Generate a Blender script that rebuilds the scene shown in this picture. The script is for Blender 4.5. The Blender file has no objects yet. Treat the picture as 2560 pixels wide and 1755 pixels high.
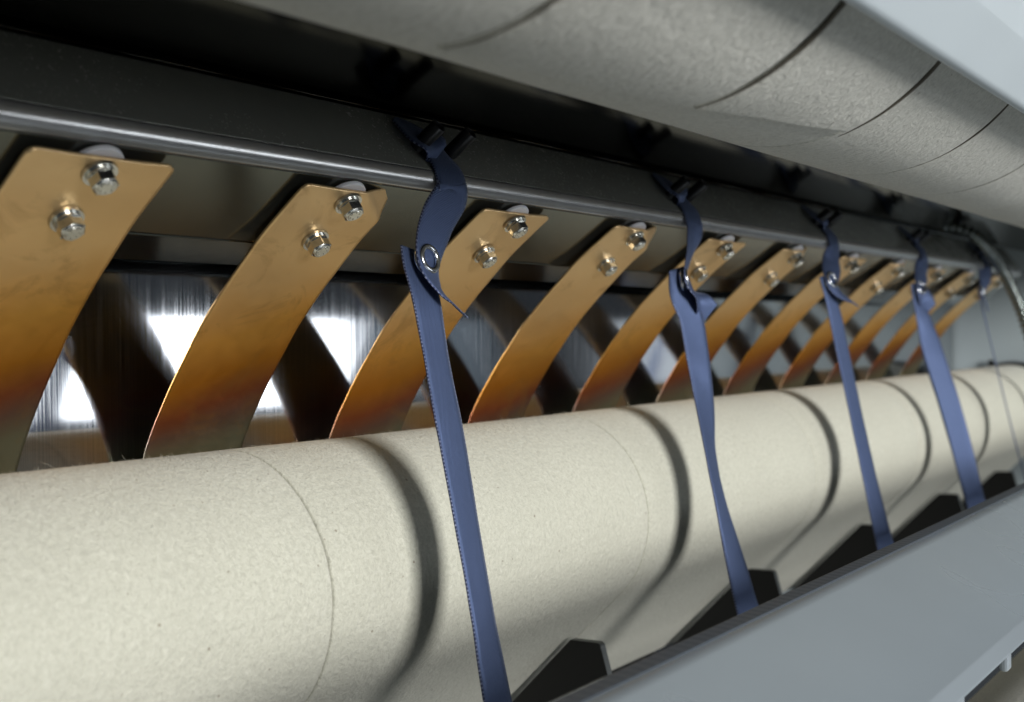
import bpy, bmesh, math, random
from mathutils import Vector, Matrix, noise
random.seed(7)
U = 0.1            # one finger pitch = 0.1 m ; all numbers below are in pitches
ZO = 12.0          # height of the camera above the floor, in pitches
S = bpy.context.scene
COL = S.collection
def W(x, y, z): return Vector((x*U, y*U, (z+ZO)*U))

# ------------------------------------------------------------------ camera
cam = bpy.data.cameras.new('camera'); co = bpy.data.objects.new('camera', cam); COL.objects.link(co)
right = Vector((0.5934, -0.80484, -0.01023)); down = Vector((-0.01724, 0.0, -0.99985)); fwd = Vector((0.80472, 0.59349, -0.01388))
m = Matrix((( right.x, -down.x, -fwd.x, 0), (right.y, -down.y, -fwd.y, 0), (right.z, -down.z, -fwd.z, 0), (0, 0, 0, 1)))
co.matrix_world = Matrix.Translation(W(0, 0, 0)) @ m
cam.sensor_width = 36; cam.lens = 36*2880.7/2560
cam.clip_start = 0.01; cam.clip_end = 100
cam.dof.use_dof = True; cam.dof.focus_distance = 4.35*U; cam.dof.aperture_fstop = 12
S.camera = co

# ------------------------------------------------------------------ light
world = bpy.data.worlds.new('World'); S.world = world; world.use_nodes = True
bg = world.node_tree.nodes['Background']; bg.inputs[0].default_value = (0.80, 0.90, 1.0, 1); bg.inputs[1].default_value = 0.045
def area(name, loc, target, sx, sy, power, color):
    l = bpy.data.lights.new(name, 'AREA'); l.shape = 'RECTANGLE'; l.size = sx*U; l.size_y = sy*U; l.energy = power; l.color = color
    o = bpy.data.objects.new(name, l); COL.objects.link(o); o.location = W(*loc)
    o.rotation_euler = (W(*target) - W(*loc)).to_track_quat('-Z', 'Y').to_euler()
    return o
area('hall_lamp', (-4, -36, 8.8), (5, 2.5, -0.6), 12, 14, 205, (1.0, 0.985, 0.95))
area('low_fill_lamp', (4, -9, -9), (5, 3, 0), 12, 7, 1.8, (0.93, 0.97, 1.0))  # added fill from low in front, brightens fingers and undersides
area('window_pane_lamp', (18.2, -16, -0.65), (18.2, 0, -0.65), 11.4, 2.3, 6.0, (0.92, 0.96, 1.0))
area('window_pane_lamp', (27.6, -16, -0.65), (27.6, 0, -0.65), 6.0, 2.3, 0.10, (0.70, 0.86, 1.0))
area('window_pane_lamp', (50, -16, -0.75), (50, 0, -0.65), 22, 2.6, 1.6, (0.88, 0.95, 1.0))
S.view_settings.view_transform = 'Standard'; S.view_settings.look = 'None'; S.view_settings.gamma = 1; S.view_settings.exposure = 0
S.render.engine = 'CYCLES'
S.cycles.max_bounces = 10; S.cycles.diffuse_bounces = 5; S.cycles.glossy_bounces = 6

# ------------------------------------------------------------------ helpers
def obj(name, verts, faces, mat, parent=None, smooth=True, uvs=None, loc=None):
    me = bpy.data.meshes.new(name); me.from_pydata(verts, [], faces); me.update()
    if uvs is not None:
        ul = me.uv_layers.new(name='UVMap')
        for lp in me.loops: ul.data[lp.index].uv = uvs[lp.vertex_index]
    if smooth:
        for p in me.polygons: p.use_smooth = True
    me.materials.append(mat)
    o = bpy.data.objects.new(name, me); COL.objects.link(o)
    if parent is not None: o.parent = parent
    if loc is not None: o.location = loc
    return o
def bm_obj(name, bm, mat, parent=None, smooth=False, loc=None):
    me = bpy.data.meshes.new(name); bm.normal_update(); bm.to_mesh(me); bm.free(); me.materials.append(mat)
    if smooth:
        for p in me.polygons: p.use_smooth = True
    o = bpy.data.objects.new(name, me); COL.objects.link(o)
    if parent is not None: o.parent = parent
    if loc is not None: o.location = loc
    return o
def thing(name, label, cat, loc, group=None):
    o = bpy.data.objects.new(name, None); COL.objects.link(o); o.location = loc; o.empty_display_size = 0.01
    return tag(o, label, cat, group)
def tag(o, label, cat, group=None):
    o['label'] = label; o['category'] = cat
    if group: o['group'] = group
    return o
def auto(o, ang=35):
    me = o.data
    for p in me.polygons: p.use_smooth = True
    me.set_sharp_from_angle(angle=math.radians(ang))
    return o
def bevel(o, w, seg=2):
    b = o.modifiers.new('bevel', 'BEVEL'); b.width = w*U; b.segments = seg; b.limit_method = 'ANGLE'; b.angle_limit = math.radians(40)
    return o
def solid(o, t, off=-1):
    s = o.modifiers.new('sheet', 'SOLIDIFY'); s.thickness = t*U; s.offset = off
    return o
def copy_tree(o, parent=None):
    c = o.copy(); COL.objects.link(c); c.parent = parent
    for ch in list(o.children): copy_tree(ch, c)
    return c
def grid(rows, cols): # faces of a rows x cols vertex grid
    return [(r*cols+c, r*cols+c+1, (r+1)*cols+c+1, (r+1)*cols+c) for r in range(rows-1) for c in range(cols-1)]
def sweep(name, prof, x0, x1, mat, parent=None, base=(0, 0, 0), nx=2, thick=None, off=-1, smooth=True, endfn=None):
    """a (y,z) polyline swept along x; coordinates relative to base"""
    vs, uv = [], []
    pp = [prof[0]]
    for a, b in zip(prof, prof[1:]):          # keep flat runs flat: support points next to the bends
        l = math.hypot(b[0]-a[0], b[1]-a[1])
        if l > 0.05: pp += [(a[0]+(b[0]-a[0])*k, a[1]+(b[1]-a[1])*k) for k in (0.006/l, 1-0.006/l)]
        pp.append(b)
    prof = pp
    L = [0]
    for a, b in zip(prof, prof[1:]): L.append(L[-1]+math.hypot(b[0]-a[0], b[1]-a[1]))
    xs = [x0, x0+0.008, x1-0.008, x1]; nx = 4
    for x in xs:
        for (y, z), l in zip(prof, L):
            vs.append(((x-base[0])*U, (y-base[1])*U, (z-base[2])*U)); uv.append((x, l))
    o = obj(name, vs, grid(nx, len(prof)), mat, parent, smooth, uv)
    if smooth: auto(o, 30)
    if thick: solid(o, thick, off)
    return o
def fillet(pts, radii, n=6):
    out = [pts[0]]
    for i in range(1, len(pts)-1):
        p, a, b = Vector(pts[i]), Vector(pts[i-1]), Vector(pts[i+1]); r = radii[i]
        if r <= 0: out.append(tuple(p)); continue
        da, db = (a-p).normalized(), (b-p).normalized()
        h = math.acos(max(-1, min(1, da.dot(db))))/2; d = r/math.tan(h)
        c = p+(da+db).normalized()*(r/math.sin(h)); s = p+da*d; e = p+db*d
        a0 = math.atan2(s.y-c.y, s.x-c.x); a1 = math.atan2(e.y-c.y, e.x-c.x)
        while a1-a0 > math.pi: a1 -= 2*math.pi
        while a1-a0 < -math.pi: a1 += 2*math.pi
        out += [(c.x+r*math.cos(a0+(a1-a0)*k/n), c.y+r*math.sin(a0+(a1-a0)*k/n)) for k in range(n+1)]
    return out+[pts[-1]]
def catmull(P, n=8):
    P = [Vector(p) for p in P]; out = []
    for i in range(len(P)-1):
        a = P[i-1] if i else P[0]*2-P[1]; b, c = P[i], P[i+1]; d = P[i+2] if i+2 < len(P) else P[-1]*2-P[-2]
        for k in range(n):
            t = k/n
            out.append(0.5*((2*b)+(c-a)*t+(2*a-5*b+4*c-d)*t*t+(3*b-a-3*c+d)*t**3))
    return out+[P[-1]]

# ------------------------------------------------------------------ materials
class NT:
    def __init__(s, name):
        s.m = bpy.data.materials.new(name); s.m.use_nodes = True; s.t = s.m.node_tree; s.n = s.t.nodes; s.b = s.n['Principled BSDF']
    def add(s, typ, **kw):
        n = s.n.new(typ)
        for k, v in kw.items():
            if k in n.bl_rna.properties: setattr(n, k, v)
            else: n.inputs[k.replace('_', ' ')].default_value = v
        return n
    def link(s, a, b): s.t.links.new(a, b)
    def set(s, **kw):
        for k, v in kw.items(): s.b.inputs[k.replace('_', ' ')].default_value = v
        return s
    def coord(s, which='Object', scale=(1, 1, 1), rot=(0, 0, 0)):
        c = s.add('ShaderNodeTexCoord'); mp = s.add('ShaderNodeMapping'); mp.inputs['Scale'].default_value = scale; mp.inputs['Rotation'].default_value = rot
        s.link(c.outputs[which], mp.inputs[0]); return mp.outputs[0]
    def noise(s, vec, scale, detail=4, rough=0.55, dist=0):
        n = s.add('ShaderNodeTexNoise', Scale=scale, Detail=detail, Roughness=rough, Distortion=dist); s.link(vec, n.inputs['Vector']); return n.outputs['Fac']
    def ramp(s, fac, stops, interp='LINEAR'):
        r = s.add('ShaderNodeValToRGB'); cr = r.color_ramp; cr.interpolation = interp
        while len(cr.elements) < len(stops): cr.elements.new(0.5)
        for e, (p, c) in zip(cr.elements, stops): e.position = p; e.color = c if len(c) == 4 else (*c, 1)
        s.link(fac, r.inputs[0]); return r.outputs[0]
    def math(s, op, a, b=0.0, clamp=False):
        n = s.add('ShaderNodeMath', operation=op, use_clamp=clamp)
        for i, v in enumerate((a, b)):
            if isinstance(v, (int, float)): n.inputs[i].default_value = v
            else: s.link(v, n.inputs[i])
        return n.outputs[0]
    def mix(s, fac, a, b, mode='MIX'):
        n = s.add('ShaderNodeMix', data_type='RGBA', blend_type=mode)
        for i, v in ((0, fac), (6, a), (7, b)):
            if isinstance(v, (int, float)): n.inputs[i].default_value = v
            elif isinstance(v, tuple): n.inputs[i].default_value = v if len(v) == 4 else (*v, 1)
            else: s.link(v, n.inputs[i])
        return n.outputs[2]
    def bump(s, h, strength, dist=0.001, prev=None):
        b = s.add('ShaderNodeBump', Strength=strength, Distance=dist); s.link(h, b.inputs['Height'])
        if prev is not None: s.link(prev, b.inputs['Normal'])
        s.link(b.outputs[0], s.b.inputs['Normal']); return b.outputs[0]

def felt_mat(name, base, dark, light, lumpy=1.6):
    t = NT(name); uv = t.coord('UV')
    fine = t.noise(uv, 150, 3, 0.7, 0.6); mid = t.noise(uv, 60, 4, 0.65, 0.8); big = t.noise(uv, 2.2, 3, 0.5)
    str_ = t.coord('UV', scale=(1, 0.35, 1), rot=(0, 0, 0.5)); fib = t.noise(str_, 170, 2, 0.5, 1.2)
    c = t.ramp(mid, [(0.3, dark), (0.52, base), (0.75, light)])
    c = t.mix(t.math('MULTIPLY', fib, 0.35), c, light)
    c = t.mix(t.ramp(big, [(0.35, (0, 0, 0)), (0.75, (0.35, 0.35, 0.35))]), c, tuple(v*0.88 for v in base))
    sp = t.noise(uv, 48, 0, 0.2); c = t.mix(t.ramp(sp, [(0.845, (0, 0, 0)), (0.86, (0.6, 0.6, 0.6))]), c, (0.16, 0.11, 0.06))
    t.link(c, t.b.inputs['Base Color']); t.set(Roughness=1.0, Specular_IOR_Level=0.08, Sheen_Weight=0.25, Sheen_Roughness=0.6)
    h = t.math('ADD', t.math('MULTIPLY', mid, 1.0), t.math('ADD', t.math('MULTIPLY', fine, 0.7), t.math('MULTIPLY', fib, 0.6)))
    lump = t.noise(t.coord('UV', scale=(1, 0.6, 1), rot=(0, 0, 0.7)), 34, 3, 0.5, 0.5)
    h = t.math('ADD', h, t.math('MULTIPLY', lump, lumpy))
    t.bump(h, 0.75, 0.0007)
    return t.m
M_felt = felt_mat('cream_felt', (0.585, 0.585, 0.495), (0.45, 0.45, 0.375), (0.70, 0.70, 0.61))
M_felt2 = felt_mat('grey_felt', (0.61, 0.61, 0.55), (0.43, 0.435, 0.395), (0.74, 0.74, 0.69), 2.2)
t = NT('felt_core'); t.set(Base_Color=(0.10, 0.09, 0.07, 1), Roughness=1.0); M_core = t.m

# brushed polished steel of the chest
t = NT('brushed_steel'); v = t.coord('Object', scale=(1, 1, 0.012))
n1 = t.noise(v, 5200, 3, 0.6); n2 = t.noise(v, 1300, 2, 0.5)
t.link(t.ramp(n2, [(0.3, (0.055,)*3), (0.72, (0.105,)*3)]), t.b.inputs['Roughness'])
t.link(t.ramp(n2, [(0.3, (0.44, 0.46, 0.49)), (0.7, (0.56, 0.57, 0.59))]), t.b.inputs['Base Color'])
tg = t.add('ShaderNodeTangent', direction_type='UV_MAP'); t.link(tg.outputs[0], t.b.inputs['Tangent']); t.set(Metallic=1.0, Anisotropic=0.85); t.bump(n2, 0.008, 0.00004); M_steel = t.m

# dark glossy sheet metal of the beam
t = NT('dark_sheet_metal'); v = t.coord('Object')
sm = t.noise(v, 25, 4, 0.6); dust = t.noise(t.coord('Object', scale=(1, 1, 1)), 900, 1, 0.4, 1.5); lint = t.noise(v, 330, 0, 0.5, 3.0)
c = t.ramp(sm, [(0.3, (0.21, 0.22, 0.20)), (0.7, (0.25, 0.26, 0.24))])
dm = t.math('MAXIMUM', t.ramp(dust, [(0.69, (0, 0, 0)), (0.76, (1, 1, 1))]), t.ramp(lint, [(0.745, (0, 0, 0)), (0.78, (1, 1, 1))]))
dm = t.math('MULTIPLY', dm, t.ramp(t.noise(v, 14, 2, 0.5), [(0.40, (0, 0, 0)), (0.68, (0.8, 0.8, 0.8))]))
c = t.mix(dm, c, (0.34, 0.33, 0.29)); t.link(c, t.b.inputs['Base Color'])
t.link(t.math('MULTIPLY', t.math('SUBTRACT', 1.0, dm), 0.25), t.b.inputs['Metallic'])
t.link(t.math('ADD', t.ramp(sm, [(0.3, (0.20,)*3), (0.75, (0.28,)*3)]), t.math('MULTIPLY', dm, 0.5)), t.b.inputs['Roughness']); M_beam = t.m
t = NT('polished_plate_metal'); v = t.coord('Object'); sm = t.noise(v, 25, 4, 0.6)
t.link(t.ramp(sm, [(0.3, (0.12, 0.13, 0.118)), (0.7, (0.15, 0.16, 0.145))]), t.b.inputs['Base Color'])
t.link(t.ramp(sm, [(0.3, (0.10,)*3), (0.75, (0.17,)*3)]), t.b.inputs['Roughness']); t.set(Metallic=0.85); M_plate = t.m
t = NT('dark_mirror_metal'); t.set(Base_Color=(0.032, 0.032, 0.027, 1), Metallic=1.0, Roughness=0.13); M_mirror = t.m
t = NT('galvanised_lip'); v = t.coord('Object'); n = t.noise(v, 120, 4, 0.6)
t.link(t.ramp(n, [(0.3, (0.42,)*3), (0.7, (0.48, 0.49, 0.50))]), t.b.inputs['Base Color']); t.set(Metallic=0.7, Roughness=0.26); M_lip = t.m

# heat tinted fingers: straw at the cold end, bronze, plum and grey-green towards the hot tip (object z = height along the blade)
t = NT('heat_tinted_steel'); co_ = t.add('ShaderNodeTexCoord'); sep = t.add('ShaderNodeSeparateXYZ'); t.link(co_.outputs['UV'], sep.inputs[0])
info = t.add('ShaderNodeObjectInfo')
v = t.coord('Object'); addv = t.add('ShaderNodeVectorMath', operation='ADD'); t.link(v, addv.inputs[0])
cmb = t.add('ShaderNodeCombineXYZ'); t.link(t.math('MULTIPLY', info.outputs['Random'], 3.0), cmb.inputs[0]); t.link(cmb.outputs[0], addv.inputs[1]); v = addv.outputs[0]
wob = t.noise(v, 22, 4, 0.55, 0.6); fine = t.noise(v, 160, 4, 0.6)
f = t.math('ADD', sep.outputs['Y'], t.math('MULTIPLY', t.math('SUBTRACT', wob, 0.5), 0.10))
f = t.math('ADD', f, t.math('MULTIPLY', t.math('SUBTRACT', info.outputs['Random'], 0.5), 0.16))
f = t.math('ADD', f, t.math('MULTIPLY', t.math('SUBTRACT', sep.outputs['X'], 0.5), 0.10))
c = t.ramp(f, [(0.0, (0.93, 0.67, 0.37)), (0.28, (0.92, 0.63, 0.30)), (0.45, (0.82, 0.45, 0.10)), (0.57, (0.58, 0.25, 0.03)), (0.66, (0.34, 0.11, 0.045)), (0.72, (0.24, 0.14, 0.10)), (0.79, (0.26, 0.25, 0.16)), (1.0, (0.34, 0.31, 0.20))])
stain = t.noise(v, 40, 5, 0.65, 1.0)
c = t.mix(t.ramp(stain, [(0.55, (0, 0, 0)), (0.70, (0.38, 0.38, 0.38))]), c, (0.40, 0.21, 0.06))
t.link(c, t.b.inputs['Base Color']); t.set(Metallic=0.90)
t.link(t.ramp(fine, [(0.3, (0.38,)*3), (0.7, (0.48,)*3)]), t.b.inputs['Roughness']); t.bump(t.math('ADD', wob, t.math('MULTIPLY', fine, 0.15)), 0.25, 0.0006); M_blade = t.m

t = NT('zinc_bolt'); v = t.coord('Object'); n = t.noise(v, 500, 3); t.link(t.ramp(n, [(0.3, (0.62, 0.62, 0.58)), (0.7, (0.76, 0.77, 0.75))]), t.b.inputs['Base Color'])
t.set(Metallic=1.0, Roughness=0.22); t.bump(n, 0.2, 0.0002); M_zinc = t.m
t = NT('white_nylon'); t.set(Base_Color=(0.78, 0.77, 0.82, 1), Roughness=0.35, Subsurface_Weight=0.1); M_nylon = t.m
t = NT('black_paint'); t.set(Base_Color=(0.006, 0.006, 0.006, 1), Roughness=0.45); M_black = t.m
t = NT('raw_cut_edge'); t.set(Base_Color=(0.16, 0.17, 0.17, 1), Roughness=0.35, Metallic=0.8); M_cut = t.m
t = NT('black_pin_steel'); t.set(Base_Color=(0.012, 0.012, 0.014, 1), Roughness=0.3, Metallic=0.3); M_pin = t.m
t = NT('blocker_black'); t.set(Base_Color=(0.012, 0.012, 0.013, 1), Roughness=0.7); M_dark = t.m  # near-black for the added light-blocking sheet
def paint(name, col, rough):
    t = NT(name); v = t.coord('Object'); n = t.noise(v, 700, 3, 0.6); g = t.noise(v, 9, 3)
    t.link(t.ramp(g, [(0.3, tuple(k*0.94 for k in col)), (0.7, col)]), t.b.inputs['Base Color']); t.set(Roughness=rough, Specular_IOR_Level=0.5)
    sc = t.noise(t.coord('Object', scale=(0.06, 1, 1), rot=(0.1, 0.3, 0.2)), 900, 2, 0.4); sm_ = t.noise(v, 12, 2, 0.5)
    t.link(t.math('ADD', t.math('MULTIPLY', t.ramp(sm_, [(0.35, (0, 0, 0)), (0.7, (1, 1, 1))]), 0.09), rough-0.04), t.b.inputs['Roughness'])
    t.bump(n, 0.05, 0.0001); return t.m
M_panel = paint('pale_grey_paint', (0.43, 0.495, 0.55), 0.30); M_panel.node_tree.nodes['Principled BSDF'].inputs['Metallic'].default_value = 0.45
M_wall = paint('blue_grey_paint', (0.44, 0.51, 0.54), 0.45)
M_upanel = paint('light_grey_paint', (0.47, 0.53, 0.57), 0.4)

# satin ribbon, uv: u across 0..1, v along in pitches
t = NT('navy_satin'); cu = t.add('ShaderNodeTexCoord'); sp = t.add('ShaderNodeSeparateXYZ'); t.link(cu.outputs['UV'], sp.inputs[0])
ud = t.math('ABSOLUTE', t.math('SUBTRACT', sp.outputs['X'], 0.5)); edge = t.math('GREATER_THAN', ud, 0.462)
st = t.math('GREATER_THAN', t.math('SINE', t.math('MULTIPLY', sp.outputs['Y'], 2*math.pi/0.014)), 0.1)
pic = t.math('MULTIPLY', edge, st)
wv = t.noise(t.coord('UV', scale=(60, 9, 1)), 6, 2, 0.5); 
twill = t.math('SINE', t.math('MULTIPLY', t.math('ADD', t.math('MULTIPLY', sp.outputs['X'], 0.16), t.math('MULTIPLY', sp.outputs['Y'], 0.35)), 2*math.pi/0.0075))
c = t.ramp(wv, [(0.3, (0.064, 0.098, 0.205)), (0.7, (0.108, 0.152, 0.29))])
c = t.mix(t.math('MULTIPLY', t.math('GREATER_THAN', twill, 0.2), 0.28), c, (0.03, 0.04, 0.10)); c = t.mix(edge, c, (0.022, 0.03, 0.085)); c = t.mix(t.math('MULTIPLY', pic, t.ramp(t.noise(t.coord('UV', scale=(3, 30, 1)), 3, 2), [(0.35, (0.2,)*3), (0.65, (0.8,)*3)])), c, (0.30, 0.34, 0.48))
t.link(c, t.b.inputs['Base Color']); t.set(Roughness=0.5, Metallic=0.62, Specular_IOR_Level=0.8, Specular_Tint=(0.75, 0.82, 1.0, 1), Sheen_Weight=0.25, Sheen_Roughness=0.35, Sheen_Tint=(0.6, 0.68, 0.9, 1))
t.bump(t.math('ADD', twill, t.math('ADD', wv, t.math('MULTIPLY', pic, 3.0))), 0.4, 0.0002); M_ribbon = t.m
t = NT('snap_metal'); t.set(Base_Color=(0.62, 0.64, 0.68, 1), Metallic=1.0, Roughness=0.18); M_snap = t.m
t = NT('lint_fibre'); t.set(Base_Color=(0.55, 0.52, 0.43, 1), Roughness=0.9); M_lint = t.m
t = NT('corrugated_conduit'); t.set(Base_Color=(0.24, 0.27, 0.265, 1), Metallic=0.9, Roughness=0.18); M_conduit = t.m

# ------------------------------------------------------------------ chest (polished back plate)
XL, XR = -1.6, 14.0
CH = 3.88
ch = thing('polished_chest_plate', 'brushed mirror steel chest plate standing behind the bronze fingers', 'plate', W(6, CH, -2.2))
prof = fillet([(CH+0.5, 0.98), (CH, 0.72), (CH, -1.55), (CH-0.25, -2.2)], [0, 0.1, 0.4, 0], 6)
sweep('plate', prof[::-1], XL, XR, M_steel, ch, (6, CH, -2.2), thick=0.03, off=1)

# ------------------------------------------------------------------ beam with folded profile
BB = (6, 3.0, 0.35)
beam = thing('folded_guide_beam', 'long dark folded sheet metal beam with rounded lip carrying fingers and ribbon pins', 'beam', W(*BB))
XB = 12.75
pl = (2.875, 0.542); pd = (0.83, -0.557)
def plate_pt(s, n=0): return (pl[0]+pd[0]*s-0.557*n, pl[1]+pd[1]*s-0.83*n)
K = plate_pt(-0.075); T = (3.016, 0.855)
fp = fillet([plate_pt(0.36), K, T], [0, 0.056, 0], 10)
i1 = [i for i, p in enumerate(fp) if i > 0][0]
low = [fp[0], fp[1]]; lip = fp[1:-1]; face = [fp[-2], fp[-1]]
sweep('lower_plate', low, XL, XB, M_plate, beam, BB, thick=0.03, off=1)
sweep('plate_reflection_strip', [(3.48, 0.2795), (3.186, 0.338)], XL, XB, M_plate, beam, BB, thick=0.02, off=1)  # added strip standing in for the plate's reflection in the chest
sweep('rounded_lip', lip, XL, XB, M_lip, beam, BB, thick=0.03, off=1)
sweep('front_face', [(face[0][0], face[0][1]), (T[0], T[1])], XL, XB, M_beam, beam, BB, thick=0.03, off=1)
sweep('upper_guide_plate', [(T[0]+0.028, T[1]+0.018), (2.46, 1.275)], XL, XR, M_mirror, beam, BB, thick=0.03, off=1)
fd = Vector((0, T[0]-K[0], T[1]-K[1])).normalized(); fn = Vector((0, -fd.z, fd.y))      # along the face, out of the face
_b = (Vector((pd[0], pd[1]))+Vector((fd.y, fd.z))).normalized(); RG = Vector(K)+_b*(0.056*0.414-0.009)      # ridge line a ribbon rides on
def face_pt(x, s, n=0.0):   # s from the lip upward
    p = Vector((x, K[0], K[1]))+fd*s+fn*n; return p

# ------------------------------------------------------------------ added black sheet that keeps stray light out from behind
hs = thing('rear_light_blocker', 'added black sheet blocking light above and behind the upper guide plate', 'light blocker', W(6, 4.4, 1.0))
sweep('blocker_sheet', fillet([(2.44, 1.31), (2.75, 2.1), (4.4, 2.1), (4.4, -2.3)], [0, .1, .1, 0]), XL, XR, M_dark, hs, (6, 4.4, 1.0), thick=0.03, off=1)

# ------------------------------------------------------------------ side frame
SF = (14.05, 3.0, -2.3)
side = thing('side_frame', 'blue grey painted side frame plate closing the far end of the machine', 'frame', W(*SF))
bm = bmesh.new(); bmesh.ops.create_cube(bm, size=1); bmesh.ops.scale(bm, vec=(0.06*U, 4.6*U, 5.6*U), verts=bm.verts)
bmesh.ops.translate(bm, vec=(0.03*U, -0.2*U, 2.2*U), verts=bm.verts); bm_obj('plate', bm, M_wall, side)
def disc(bm, r, h, seg=24, r2=None):
    return bmesh.ops.create_cone(bm, cap_ends=True, segments=seg, radius1=r*U, radius2=(r2 if r2 is not None else r)*U, depth=h*U)['verts']
def along_x(bm): bmesh.ops.rotate(bm, verts=bm.verts, cent=(0, 0, 0), matrix=Matrix.Rotation(-math.pi/2, 3, 'Y'))
bm = bmesh.new(); disc(bm, 0.035, 0.03); along_x(bm)
bm_obj('screw', bm, M_black, side, loc=((13.99-SF[0])*U, (3.446-SF[1])*U, (-0.378-SF[2])*U))
bm = bmesh.new(); disc(bm, 0.545, 0.09, 64); along_x(bm)
fl = bevel(bm_obj('bearing_flange', bm, M_black, side, loc=((13.985-SF[0])*U, (3.212-SF[1])*U, (-0.905-SF[2])*U)), 0.02)
for a in (97, 187, 277, 7):
    bm = bmesh.new(); disc(bm, 0.035, 0.05, 6); along_x(bm)
    bm_obj('bolt', bm, M_zinc, fl, loc=(-0.07*U, 0.44*U*math.cos(math.radians(a)), 0.44*U*math.sin(math.radians(a))))

# ------------------------------------------------------------------ lower felt belt on its roller
RC, RR = (3.212, -0.888), 0.491
seams = [-1.5, 0.604, 2.687, 4.770, 6.86, 8.93, 11.0, 13.05, 13.85]
bp = []                       # (y,z,ny,nz)
for k in range(0, 100):
    a = math.radians(-25+k*250/99); bp.append((RC[0]+RR*math.cos(a), RC[1]+RR*math.sin(a), math.cos(a), math.sin(a)))
c45 = math.cos(math.radians(225)); e = bp[-1]
for k in range(1, 17): bp.append((e[0]+0.065*k, e[1]-0.065*k, c45, c45))
RB = (6, RC[0], RC[1])
belt = thing('lower_felt_belt', 'cream felt belt running round the lower roller beneath the bronze fingers', 'felt belt', W(*RB))
def felt_band(name, x0, x1, mat, parent, base, prof, off0=0.0, off1=0.0, rnd=0.010, dep=0.016, wob=0.004, sd=0.0, arc=None):
    xs = [(0, -dep), (0.0012, -rnd*0.45), (0.004, -rnd*0.12), (rnd, 0.0)]
    rows = [(x0+a, b, 1-a/0.2) for a, b in xs]+[(x0+0.2, 0, 0)]
    n = max(3, int((x1-x0-0.4)/0.3))
    rows += [(x0+0.2+(x1-x0-0.4)*i/n, 0, 0) for i in range(1, n)]
    rows += [(x1-0.2, 0, 0)]+[(x1-a, b, 2) for a, b in reversed(xs)]
    acc = [0]
    for p, q in zip(prof, prof[1:]): acc.append(acc[-1]+math.hypot(q[0]-p[0], q[1]-p[1]))
    vs, uv = [], []
    for x, d, w in rows:
        for (y, z, ny, nz), l in zip(prof, acc):
            s = x0 if w and w != 2 else x1
            dx = 0
            if w: dx = wob*(noise.noise((s*5.1+sd, l*6, 0.3))+0.5*noise.noise((s*5.1+sd, l*30, 1.3)))
            r = d + off0+(off1-off0)*(x-x0)/(x1-x0)+0.003*noise.noise((x*1.7, l*3+sd, 0))
            vs.append(((x+dx-base[0])*U, (y+ny*r-base[1])*U, (z+nz*r-base[2])*U)); uv.append((x+sd*3.7, l))
    return obj(name, vs, grid(len(rows), len(prof)), mat, parent, True, uv)
for a, b in zip(seams, seams[1:]): felt_band('felt_band', a+0.003, b-0.003, M_felt, belt, RB, bp)
ci = [(y-ny*0.012, z-nz*0.012) for y, z, ny, nz in bp]
sweep('core', ci, XL, 13.85, M_core, belt, RB, nx=2)
# lint standing on the felt
vs, fs = [], []
def strand(p, d, L, w, curl):
    d = d.normalized(); s = d.orthogonal().normalized(); s.rotate(Matrix.Rotation(random.random()*6.28, 3, d)); pts = []
    q = p.copy(); dd = d.copy(); b = Vector((random.gauss(0, 1), random.gauss(0, 1), random.gauss(0, 1)))*curl
    for k in range(5):
        pts.append(q.copy()); q = q+dd*(L/4); dd = (dd+b).normalized()
    i0 = len(vs)
    for k, q in enumerate(pts):
        ww = w*(1-0.7*k/4); t2 = d.cross(s)
        for a in (0, 2.094, 4.189): vs.append(tuple((q+(s*math.cos(a)+t2*math.sin(a))*ww)*U))
    for k in range(4):
        for a in range(3): fs.append((i0+3*k+a, i0+3*k+(a+1) % 3, i0+3*k+3+(a+1) % 3, i0+3*k+3+a))
for i in range(1500):
    x = 1.2+5.2*random.random()**1.5; a = math.radians(random.gauss(84, 14))
    n = Vector((0, math.cos(a), math.sin(a))); p = Vector((x-RB[0], RR*n.y, RR*n.z))
    long_ = random.random() < 0.012
    d = n*random.uniform(0.15, 0.9)+Vector((random.gauss(0, 1), random.gauss(0, .5), random.gauss(0, .5)))*0.7
    if d.dot(n) < 0.1: d += n*0.4
    strand(p-n*0.002, d, random.uniform(0.035, 0.06) if long_ else random.uniform(0.006, 0.018), 0.0005, 0.25)
lt = obj('lint', vs, fs, M_lint, belt); lt['kind'] = 'stuff'

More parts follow.
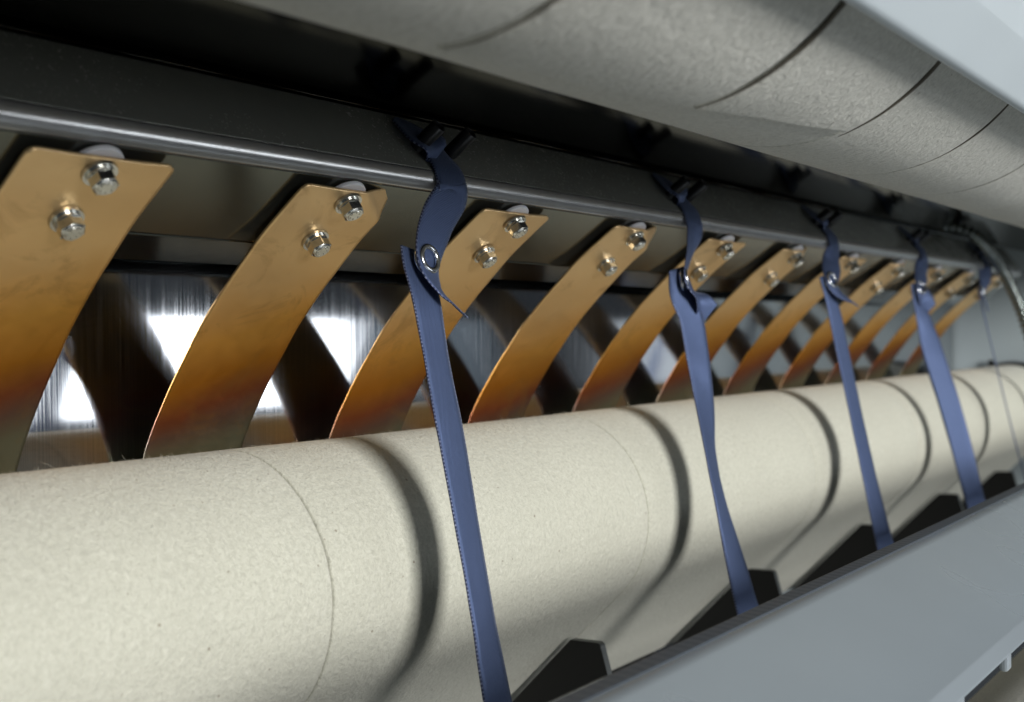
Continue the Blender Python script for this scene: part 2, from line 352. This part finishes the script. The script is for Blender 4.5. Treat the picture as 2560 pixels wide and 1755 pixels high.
# ------------------------------------------------------------------ black brackets under the belt
def bracket_mesh():
    out = fillet([(3.60, -2.02), (3.068, -1.470), (2.902, -1.462), (2.852, -1.63), (2.80, -1.80), (2.80, -2.3), (3.60, -2.3), (3.60, -2.02)], [0, 0.01, 0.022, 0, 0.05, 0, 0, 0], 5)[:-1]
    bm = bmesh.new(); v0 = [bm.verts.new((-0.02*U, (y-3.1)*U, (z+2.3)*U)) for y, z in out]; f = bm.faces.new(v0)
    r = bmesh.ops.extrude_face_region(bm, geom=[f]); bmesh.ops.translate(bm, verts=[g for g in r['geom'] if isinstance(g, bmesh.types.BMVert)], vec=(0.04*U, 0, 0))
    bmesh.ops.recalc_face_normals(bm, faces=bm.faces)
    for f_ in bm.faces: f_.material_index = 1 if len(f_.verts) == 4 else 0
    return bm
b0 = None
for k, lab in enumerate(['black steel bracket under the felt belt near the rail end', 'black steel bracket under the felt belt at the foot of the second ribbon', 'black steel bracket under the felt belt at the foot of the third ribbon', 'black steel bracket under the felt belt at the foot of the fourth ribbon', 'black steel bracket under the felt belt closest to the blue grey side frame']):
    if b0 is None: b0 = bm_obj('support_bracket', bracket_mesh(), M_black); b0.data.materials.append(M_cut); o = b0
    else: o = copy_tree(b0)
    o.location = W(4.63+2*k, 3.1, -2.3); tag(o, lab, 'bracket', 'black brackets under the felt belt')

# ------------------------------------------------------------------ bronze fingers
fp_ = [(2.858, .517), (2.91, .482), (2.97, .4395), (3.03, .397), (3.091, .350), (3.15, .298), (3.21, .245), (3.275, .187), (3.36, .103), (3.43, .028), (3.492, -.050), (3.59, -.175), (3.69, -.320), (3.735, -.395), (3.766, -.458), (3.785, -.54), (3.792, -.66), (3.794, -.80)]
cur = catmull([Vector((0, y, z)) for y, z in fp_], 6)
al = [0]
for a, b in zip(cur, cur[1:]): al.append(al[-1]+(b-a).length)
LT = al[-1]; WD = 0.476
def at_s(s):
    for i in range(len(al)-1):
        if al[i+1] >= s or i == len(al)-2:
            t_ = (s-al[i])/(al[i+1]-al[i]); p = cur[i].lerp(cur[i+1], t_); d = (cur[i+1]-cur[i]).normalized(); return p, d
FB = Vector((0, 2.858, -0.80))
def blade_mesh(folded, name):
    ss = [0, .003, .008, .014, .022, .03]+[.03+i*.01 for i in range(1, 22)]
    while ss[-1] < LT-0.05: ss.append(ss[-1]+0.035)
    ss.append(LT)
    NX = 40; r = 0.03; vs, uv = [], []
    f0 = Vector((0.27, 0.0)); f1 = Vector((WD, 0.155)); fv = (f1-f0).normalized(); nv = Vector((fv.y, -fv.x))   # w,s plane; nv points to the corner
    for s in ss:
        ins = r-math.sqrt(max(0, r*r-(r-s)**2)) if s < r else 0
        p, d = at_s(s); n = Vector((0, d.z, -d.y))     # towards the viewer
        if n.y > 0: n = -n
        for j in range(NX+1):
            w = ins+(WD-2*ins)*j/NX
            P = Vector((w-WD/2, p.y, p.z))
            P += n*0.006*math.sin(math.pi*w/WD)          # slight crown
            if folded:
                h = (Vector((w, s))-f0).dot(nv)
                if h > 0:
                    th = math.radians(26)*min(1, h/0.03); hb = h*(1-math.cos(th)); dn = h*math.sin(th)
                    P -= n*dn*0.95; P -= Vector((nv.x, d.y*nv.y, d.z*nv.y))*hb
            P -= FB; vs.append(tuple(P*U)); uv.append((j/NX, s/LT))
    me = bpy.data.meshes.new(name); me.from_pydata(vs, [], grid(len(ss), NX+1)); me.update()
    ul = me.uv_layers.new(name='UVMap')
    for lp in me.loops: ul.data[lp.index].uv = uv[lp.vertex_index]
    for p in me.polygons: p.use_smooth = True
    me.materials.append(M_blade); return me
MB0, MB1 = blade_mesh(False, 'blade'), blade_mesh(True, 'blade_bent')
def bolt_at(parent, s, rot):
    p, d = at_s(s); n = Vector((0, d.z, -d.y)); n = n if n.y < 0 else -n
    q = n.to_track_quat('Z', 'X').to_matrix() @ Matrix.Rotation(rot, 3, 'Z')
    base = p+n*0.0135-FB
    def put(bm): bmesh.ops.transform(bm, matrix=q.to_4x4(), verts=bm.verts)
    # head
    bm = bmesh.new(); vv = disc(bm, 0.0415, 0.034, 6); bmesh.ops.translate(bm, verts=bm.verts, vec=(0, 0, 0.036*U)); 
    vv = disc(bm, 0.0375, 0.005, 24, 0.031); bmesh.ops.translate(bm, verts=vv, vec=(0, 0, 0.0555*U))
    vv = disc(bm, 0.027, 0.004, 20, 0.0255); bmesh.ops.translate(bm, verts=vv, vec=(0, 0, 0.0585*U))
    for a in range(0, 360, 60):
        vv = bmesh.ops.create_cube(bm, size=1)['verts']; bmesh.ops.scale(bm, verts=vv, vec=(0.008*U, 0.004*U, 0.003*U))
        bmesh.ops.translate(bm, verts=vv, vec=(0.018*U*math.cos(math.radians(a)), 0.018*U*math.sin(math.radians(a)), 0.061*U))
    put(bm); h = bm_obj('bolt', bm, M_zinc, parent, loc=base*U); bevel(h, 0.003)
    bm = bmesh.new(); disc(bm, 0.053, 0.009, 32, 0.051); bmesh.ops.translate(bm, verts=bm.verts, vec=(0, 0, 0.0046*U)); put(bm)
    w = bm_obj('washer', bm, M_zinc, h); auto(w)
    bm = bmesh.new(); disc(bm, 0.042, 0.010, 28); bmesh.ops.translate(bm, verts=bm.verts, vec=(0, 0, 0.0142*U)); put(bm)
    w = bm_obj('spring_washer', bm, M_zinc, h); auto(w)
    bm = bmesh.new(); disc(bm, 0.080, 0.016, 36); bmesh.ops.translate(bm, verts=bm.verts, vec=(0, 0, -0.0275*U)); put(bm)
    w = bm_obj('spacer', bm, M_nylon, parent, loc=base*U); bevel(w, 0.003); auto(w)
where = ['broad bronze finger with square top edge, farthest from the side frame', 'bronze finger with bent top corner just before the first ribbon', 'bronze finger with flat corners behind the first ribbon tail', 'bronze finger with bent top corner just before the second ribbon', 'bronze finger with flat corners behind the second ribbon snap', 'bronze finger with bent top corner just before the third ribbon', 'bronze finger with flat corners behind the third ribbon snap', 'bronze finger with bent top corner just before the fourth ribbon', 'bronze finger with flat corners behind the fourth ribbon snap', 'small bronze finger with bent top corner before the last ribbon', 'last bronze finger beside the blue grey side frame']
protos = []
for k, lab in enumerate(where):
    loc = W(1.954+k, FB.y, FB.z)
    if k < 2:
        o = thing('stripping_finger', lab, 'metal finger', loc, 'bronze fingers bolted along the beam')
        b = bpy.data.objects.new('blade', (MB0, MB1)[k]); COL.objects.link(b); b.parent = o; solid(b, 0.011, 0)
        bolt_at(o, 0.055, 0.3); bolt_at(o, 0.262, 0.9); protos.append(o)
    else:
        o = copy_tree(protos[k % 2]); o.location = loc; o['label'] = lab
        for ch_ in o.children:
            if ch_.name.startswith('blade'): ch_.rotation_euler = (random.gauss(0, 0.004), random.gauss(0, 0.007), random.gauss(0, 0.004))
            elif ch_.name.startswith('bolt'):
                p_, d_ = at_s(0.055 if ch_.location.z > 0.125 else 0.262)
                ch_.rotation_mode = 'QUATERNION'; ch_.rotation_quaternion = Matrix.Rotation(random.uniform(0, 1.05), 3, Vector((0, d_.z, -d_.y))).to_quaternion()

# ------------------------------------------------------------------ ribbon pins on the beam
RX = [3.452, 5.452, 7.452, 9.42, 11.40]
def pin(parent, x, s, L):
    p = face_pt(x, s); bm = bmesh.new(); seg = 20; R1, R2 = 0.031*U, 0.021*U
    q = (fn+Vector((0.12, 0, 0))).normalized().to_track_quat('Z', 'X').to_matrix().to_4x4()
    ring = lambda r, z: [bm.verts.new((r*math.cos(2*math.pi*i/seg), r*math.sin(2*math.pi*i/seg), z*U)) for i in range(seg)]
    R = [ring(R1, -0.02), ring(R1, L-0.006), ring(R1*0.93, L), ring(R2*1.05, L), ring(R2, L-0.006), ring(R2, -0.02)]
    for a, b in zip(R, R[1:]):
        for i in range(seg): bm.faces.new((a[i], a[(i+1) % seg], b[(i+1) % seg], b[i]))
    bmesh.ops.transform(bm, matrix=q, verts=bm.verts)
    o = bm_obj('pin', bm, M_pin, parent, loc=(p-Vector(BB))*U); auto(o); return o
for x in RX: pin(beam, x-0.095, 0.175, 0.125); pin(beam, x+0.10, 0.175, 0.125)

# ------------------------------------------------------------------ ribbons
def ribbon(name, ctrl, width, parent, base, n=10, wscale=None, M=7):
    """ctrl: (x,y,z,phi) ; phi turns the width vector from +x towards the viewer"""
    P = catmull([Vector(c[:3]) for c in ctrl], n); F = catmull([Vector((c[3], (wscale[i] if wscale else 1), 0)) for i, c in enumerate(ctrl)], n)
    vs, uv = [], []; L = 0
    for i, p in enumerate(P):
        if i: L += (P[i]-P[i-1]).length
        d = (P[min(i+1, len(P)-1)]-P[max(i-1, 0)]).normalized(); a = math.radians(F[i].x)
        w = Vector((math.cos(a), -math.sin(a), 0)); w = (w-d*w.dot(d)).normalized(); nn = w.cross(d)
        if nn.y > 0: nn = -nn
        for j in range(M):
            t_ = j/(M-1)-0.5; q = p+w*width*F[i].y*t_+nn*0.010*(0.25-t_*t_)*(1+0.6*noise.noise((L*2, base[0], 0)))+nn*0.002*noise.noise((L*9, t_*3, base[0]))
            q = q-Vector(base); vs.append(tuple(q*U)); uv.append((j/(M-1), L+base[0]))
    o = obj(name, vs, grid(len(P), M), M_ribbon, parent, True, uv); solid(o, 0.005, 0); return o
def ring_mesh(bm, R, r, mat4, seg=36, s2=10):
    rows = []
    for i in range(seg):
        a = 2*math.pi*i/seg; row = []
        for j in range(s2):
            b = 2*math.pi*j/s2; v = Vector(((R+r*1.3*math.cos(b))*math.cos(a), (R+r*1.3*math.cos(b))*math.sin(a), r*math.sin(b)))*U
            row.append(bm.verts.new(mat4 @ v))
        rows.append(row)
    for i in range(seg):
        for j in range(s2): bm.faces.new((rows[i][j], rows[(i+1) % seg][j], rows[(i+1) % seg][(j+1) % s2], rows[i][(j+1) % s2]))
data = [
 dict(knot=(3.258, 2.785, .285, -8), lean=(3.345, 2.815, .43, 0), tail=[(3.285, 2.755, .175, -30), (3.345, 2.735, .115, -40), (3.400, 2.72, .070, -41)], tw=[.85, .45, .22], eye=-3,
      low=[(3.245, 2.83, .315, 0), (3.228, 2.805, .25, 0), (3.209, 2.75, .115, -4), (3.185, 2.68, -.12, -8), (3.161, 2.6, -.371, -7), (3.121, 2.45, -.914, -12), (3.099, 2.36, -1.245, -5), (3.085, 2.27, -1.56, -5)]),
 dict(knot=(5.262, 2.78, .275, -27), lean=(5.375, 2.815, .43, -18), tail=[(5.315, 2.75, .19, -18), (5.36, 2.73, .14, 22), (5.40, 2.71, .10, 30)], tw=[.8, .8, .75], eye=-27,
      low=[(5.225, 2.81, .33, 0), (5.25, 2.79, .20, 20), (5.272, 2.75, .067, 20), (5.243, 2.70, -.13, 16), (5.208, 2.65, -.335, 6), (5.13, 2.58, -.58, -10), (5.074, 2.5, -.809, -10), (5.055, 2.42, -1.07, 4), (5.052, 2.342, -1.339, 14), (5.05, 2.27, -1.58, 14)]),
 dict(knot=(7.262, 2.775, .335, 8), lean=(7.385, 2.815, .46, 12), tail=[(7.36, 2.745, .25, -10), (7.46, 2.72, .205, -14), (7.55, 2.70, .168, -17)], tw=[.9, .6, .1], eye=8,
      low=[(7.24, 2.80, .37, 10), (7.262, 2.785, .25, 5), (7.28, 2.75, .076, 8), (7.235, 2.67, -.23, 7), (7.172, 2.57, -.587, 7), (7.08, 2.45, -.98, 10), (7.009, 2.342, -1.331, 18), (6.97, 2.27, -1.57, 18)]),
 dict(knot=(9.14, 2.775, .335, 4), lean=(9.30, 2.815, .47, 8), tail=[(9.17, 2.75, .25, 20), (9.20, 2.74, .20, 25), (9.23, 2.73, .16, 25)], tw=[1, 1, .9], eye=20,
      low=[(9.12, 2.80, .37, 10), (9.12, 2.785, .23, 10), (9.118, 2.74, .084, 25), (9.10, 2.66, -.2, 55), (9.077, 2.55, -.532, 58), (9.07, 2.44, -.93, 50), (9.064, 2.342, -1.324, 42), (9.06, 2.27, -1.56, 40)]),
 dict(knot=(10.99, 2.78, .347, -8), lean=(11.17, 2.815, .48, 6), tail=[(11.0, 2.755, .26, -10), (11.01, 2.745, .21, -10), (11.02, 2.735, .17, -10)], tw=[1, .8, .6], eye=0,
      low=[(10.97, 2.80, .38, -6), (10.96, 2.77, .2, -10), (10.931, 2.7, -.089, -12), (10.87, 2.58, -.55, -12), (10.80, 2.45, -1.03, -12), (10.74, 2.30, -1.56, -12)])]
rl = ['near navy satin ribbon hanging before the finger with flat corners, ring snap facing out', 'second navy satin ribbon from the broad finger, snap edge turned away and tail flared', 'third navy satin ribbon with pointed tail and small ring snap', 'fourth navy satin ribbon turned broadside over the felt belt', 'last navy satin ribbon seen edge on beside the side frame']
for k, dd in enumerate(data):
    base = (RX[k], 2.85, -1.5); x = RX[k]
    o = thing('satin_ribbon', rl[k], 'ribbon', W(*base), 'navy ribbons hanging from the beam pins')
    a, b, c = face_pt(x-0.045, 0.235, .02), face_pt(x-0.02, .15, .010), face_pt(x-0.002, .07, .009)
    up = [(*a, 0), (*b, 0), (*c, 0), (x, RG[0], RG[1], 0), (x-0.006, RG[0]-0.004, RG[1]-0.045, 0), dd['lean'], dd['knot']]+dd['tail']
    ribbon('upper_strap', up, 0.175, o, base, wscale=[.75, .85, 1, 1, 1, .98, .86]+dd['tw'])
    # end of the strap pulled round the pin and pinched flat against the beam
    A = [(*face_pt(x-0.150, .305, .012), 0), (*face_pt(x-0.115, .25, .022), 0), (*face_pt(x-0.085, .20, .03), 0), (*face_pt(x-0.05, .16, .035), 0), (*face_pt(x-0.02, .13, .018), 0)]
    ribbon('pin_loop', A, 0.17, o, base, wscale=[.30, .9, 1.1, 1.0, .8])
    ribbon('lower_strap', dd['low'], 0.165, o, base)
    kx, ky, kz, ph = dd['knot']; ph = math.radians(dd['eye'])
    w = Vector((math.cos(ph), -math.sin(ph), 0)); dn = (Vector(dd['tail'][0][:3])-Vector(dd['lean'][:3])).normalized(); dn = (dn-w*dn.dot(w)).normalized(); nn = w.cross(dn); nn = nn if nn.y < 0 else -nn
    m3 = Matrix((w, dn, nn)).transposed()
    bm = bmesh.new(); ring_mesh(bm, 0.046, 0.0095, Matrix.Identity(4)); bmesh.ops.transform(bm, matrix=m3.to_4x4(), verts=bm.verts)
    c0 = Vector((kx, ky, kz))-Vector(base)
    bm_obj('snap_ring', bm, M_snap, o, True, loc=(c0+nn*0.008)*U)
    bm = bmesh.new(); ring_mesh(bm, 0.046, 0.011, Matrix.Identity(4)); bmesh.ops.transform(bm, matrix=m3.to_4x4(), verts=bm.verts)
    bm_obj('snap_back', bm, M_snap, o, True, loc=(c0-nn*0.016+dn*0.004)*U)

# ------------------------------------------------------------------ upper roller
UC, UR = (1.6, 1.336), 0.692
UB = (4, UC[0], UC[1])
ur = thing('upper_felt_roller', 'large grey felt covered roller with overlapping sleeve above the beam', 'roller', W(*UB))
def arc(a0, a1, r, n): return [(UC[0]+r*math.cos(math.radians(a0+(a1-a0)*k/n)), UC[1]+r*math.sin(math.radians(a0+(a1-a0)*k/n)), math.cos(math.radians(a0+(a1-a0)*k/n)), math.sin(math.radians(a0+(a1-a0)*k/n))) for k in range(n+1)]
full = arc(20, -200, UR, 100)
us = [-1.6, 3.785, 4.712, 5.60, 6.5, 7.4, 8.3, 9.2, 10.1, 11.0, 12.0, 13.0, 13.9]
for a, b in zip(us, us[1:]): felt_band('felt_band', a+0.006, b-0.006, M_felt2, ur, UB, full, rnd=0.010, dep=0.038, sd=5.0)
ci = [(y-ny*0.038, z-nz*0.038) for y, z, ny, nz in full]
sweep('core', ci, XL, 13.9, M_core, ur, UB, nx=2)
def sleeve(x0, x1, r0, ea, thick):
    """outer cover whose trailing edge ea(x) climbs along the roller; rim rolled down at the x1 end"""
    rows = [x0, x0+0.003, x0+0.012]; n = max(4, int((x1-x0)/0.12)); rows += [x0+0.012+(x1-x0-0.047)*i/n for i in range(1, n)]
    rows += [x1-0.035, x1-0.022, x1-0.011, x1-0.004, x1]
    vs, uv = [], []; N = 84
    for x in rows:
        q = x1-x; e = 0 if q > 0.035 else -thick*(1-math.sqrt(max(0, 1-(1-q/0.035)**2)))
        if x-x0 < 0.012: e -= 0.006*(1-(x-x0)/0.012)+(0.03 if x == x0 else 0)
        for k in range(N+1):
            s = k/N; a0 = ea(x)+1.2*noise.noise((x*2.3, 0, 7)); aa = math.radians(a0+(-200-a0)*s**1.15)
            d = -thick*(1-min(1, k/3)**0.5)
            r = UR+r0+e+d+0.004*noise.noise((x*2.1, aa*2.5, 3)); 
            vs.append(((x-UB[0]+0.004*noise.noise((x1, aa*9, 2)))*U, (UC[0]+r*math.cos(aa)-UB[1])*U, (UC[1]+r*math.sin(aa)-UB[2])*U)); uv.append((x+20, aa*UR))
    return obj('sleeve', vs, grid(len(rows), N+1), M_felt2, ur, True, uv)
ea = lambda x: min(-84.0, -84.6-(x-2.14)*13.2) if x < 3.65 else -104.5-(x-3.65)*16
sleeve(2.946, 3.773, 0.018, ea, 0.026)
sleeve(1.975, 2.93, 0.016, ea, 0.024)
sleeve(-1.6, 1.96, 0.013, lambda x: -84.0, 0.02)

def seam_shade_strip(x, a0, a1, r, rad, slant=0.0):  # dark strip along a joint, standing in for the shade in its gap
    vs = []; N = 70
    for k in range(N+1):
        a = math.radians(a0+(a1-a0)*k/N); rr = rad*(0.15+0.85*min(1, k/26))
        xx = x+slant*k/N+0.005*noise.noise((x*3, a*7, 1)); c = Vector((xx-UB[0], r*math.cos(a), r*math.sin(a))); n = Vector((0, math.cos(a), math.sin(a)))
        for j in range(6): b = j*math.pi/3; vs.append(tuple((c+Vector((math.cos(b), 0, 0))*rr+n*math.sin(b)*rr*0.6)*U))
    fs = [(k*6+j, k*6+(j+1) % 6, (k+1)*6+(j+1) % 6, (k+1)*6+j) for k in range(N) for j in range(6)]
    return obj('seam', vs, fs, M_core, ur)
seam_shade_strip(1.967, -88, -195, UR+0.012, 0.008); seam_shade_strip(2.938, -97, -195, UR+0.014, 0.011); seam_shade_strip(3.780, -105, -195, UR+0.012, 0.012)
seam_shade_strip(4.712, -95, -195, UR-0.002, 0.0065); seam_shade_strip(5.600, -95, -195, UR-0.002, 0.005)

# ------------------------------------------------------------------ front panels
LPB = (6, 1.3, -1.1)
lp = thing('lower_front_panel', 'pale grey painted cover panel in front of the felt belt with dark folded edge', 'panel', W(*LPB))
pf = fillet([(1.62, -1.0), (1.547, -0.878), (1.455, -0.878), (1.02, -1.085), (0.985, -1.13)], [0, 0.006, 0.09, 0.02, 0], 9)
sweep('folded_sheet', pf, 2.1, XR, M_panel, lp, LPB, thick=0.02, off=-1)
t = NT('dark_edge_trim'); sp_ = t.add('ShaderNodeSeparateXYZ'); cu = t.add('ShaderNodeTexCoord'); t.link(cu.outputs['UV'], sp_.inputs[0])
rib = t.math('SINE', t.math('MULTIPLY', sp_.outputs['X'], 2*math.pi/0.05)); t.set(Base_Color=(0.075, 0.09, 0.11, 1), Roughness=0.45); t.bump(rib, 0.12, 0.0005); M_trim = t.m
tp = fillet([(1.566, -0.93), (1.566, -0.884), (1.552, -0.8725), (1.495, -0.8735), (1.485, -0.882)], [0, 0.006, 0.010, 0.008, 0], 4)
sweep('edge_trim', tp, 2.1, XR, M_trim, lp, LPB, thick=0.004, off=-1)
rp = fillet([(1.70, -1.10), (1.70, -0.957), (1.675, -0.957), (1.675, -1.10)], [0, .012, .012, 0], 5)
rail = sweep('edge_rail', rp, 0.5, 2.70, M_panel, lp, LPB, thick=0.012, off=0)
# felt roller under the panel
FR = (6, 1.10, -2.24)
fr = thing('feed_roller', 'pale felt covered feed roller below the lower front panel', 'roller', W(*FR))
pr_ = [(FR[1]+0.62*math.cos(math.radians(a)), FR[2]+0.62*math.sin(math.radians(a)), math.cos(math.radians(a)), math.sin(math.radians(a))) for a in range(-10, 195, 4)]
felt_band('felt_band', 2.0, 13.9, M_felt2, fr, FR, pr_, sd=9.0)
for k, x in enumerate((3.15, 3.72, 4.32, 5.0, 5.8)):
    bm = bmesh.new(); bmesh.ops.create_cube(bm, size=1); bmesh.ops.scale(bm, verts=bm.verts, vec=(0.06*U, 0.03*U, 0.10*U))
    bevel(bm_obj('tab', bm, M_panel, lp, loc=((x-LPB[0])*U, (1.02-LPB[1])*U, (-1.16-LPB[2])*U)), 0.01)

UPB = (6, 0.9, 0.9)
upn = thing('upper_front_panel', 'light grey painted cover panel sloping over the upper felt roller', 'panel', W(*UPB))
pf = fillet([(1.02, 0.90), (1.0, 0.815), (0.985, 0.814), (0.90, 0.950), (0.83, 1.15), (0.80, 1.9)], [0, 0.012, 0.008, 0.012, 0.05, 0], 5)
sweep('folded_sheet', pf, 0.8, XR, M_upanel, upn, UPB, thick=0.02, off=-1)

# ------------------------------------------------------------------ conduit
pts = catmull([Vector(p) for p in [(10.55, 3.02, 0.93), (10.72, 2.9, 0.91), (10.90, 2.8, 0.835), (11.362, 2.75, 0.655), (11.752, 2.7, 0.392), (12.054, 2.66, 0.096), (12.3, 2.62, -0.3), (12.5, 2.6, -0.9)]], 40)
vs, L = [], 0; rows = 0; CB = Vector((11.5, 2.7, 0.0))
acc = 0; dense = []
for a, b in zip(pts, pts[1:]):
    l = (b-a).length; n = max(1, int(l/0.007))
    for i in range(n): dense.append((a.lerp(b, i/n), (b-a).normalized(), acc+l*i/n))
    acc += l
for p, d, l in dense:
    s = d.cross(Vector((0, 1, 0))).normalized(); t2 = d.cross(s); r = 0.042+0.014*math.sin(2*math.pi*l/0.075)
    for j in range(12): vs.append(tuple((p-CB+(s*math.cos(j*math.pi/6)+t2*math.sin(j*math.pi/6))*r)*U))
fs = [(i*12+j, i*12+(j+1) % 12, (i+1)*12+(j+1) % 12, (i+1)*12+j) for i in range(len(dense)-1) for j in range(12)]
o = obj('corrugated_conduit', vs, fs, M_conduit, loc=W(*CB)); tag(o, 'grey corrugated metal conduit curving down at the beam end', 'conduit')
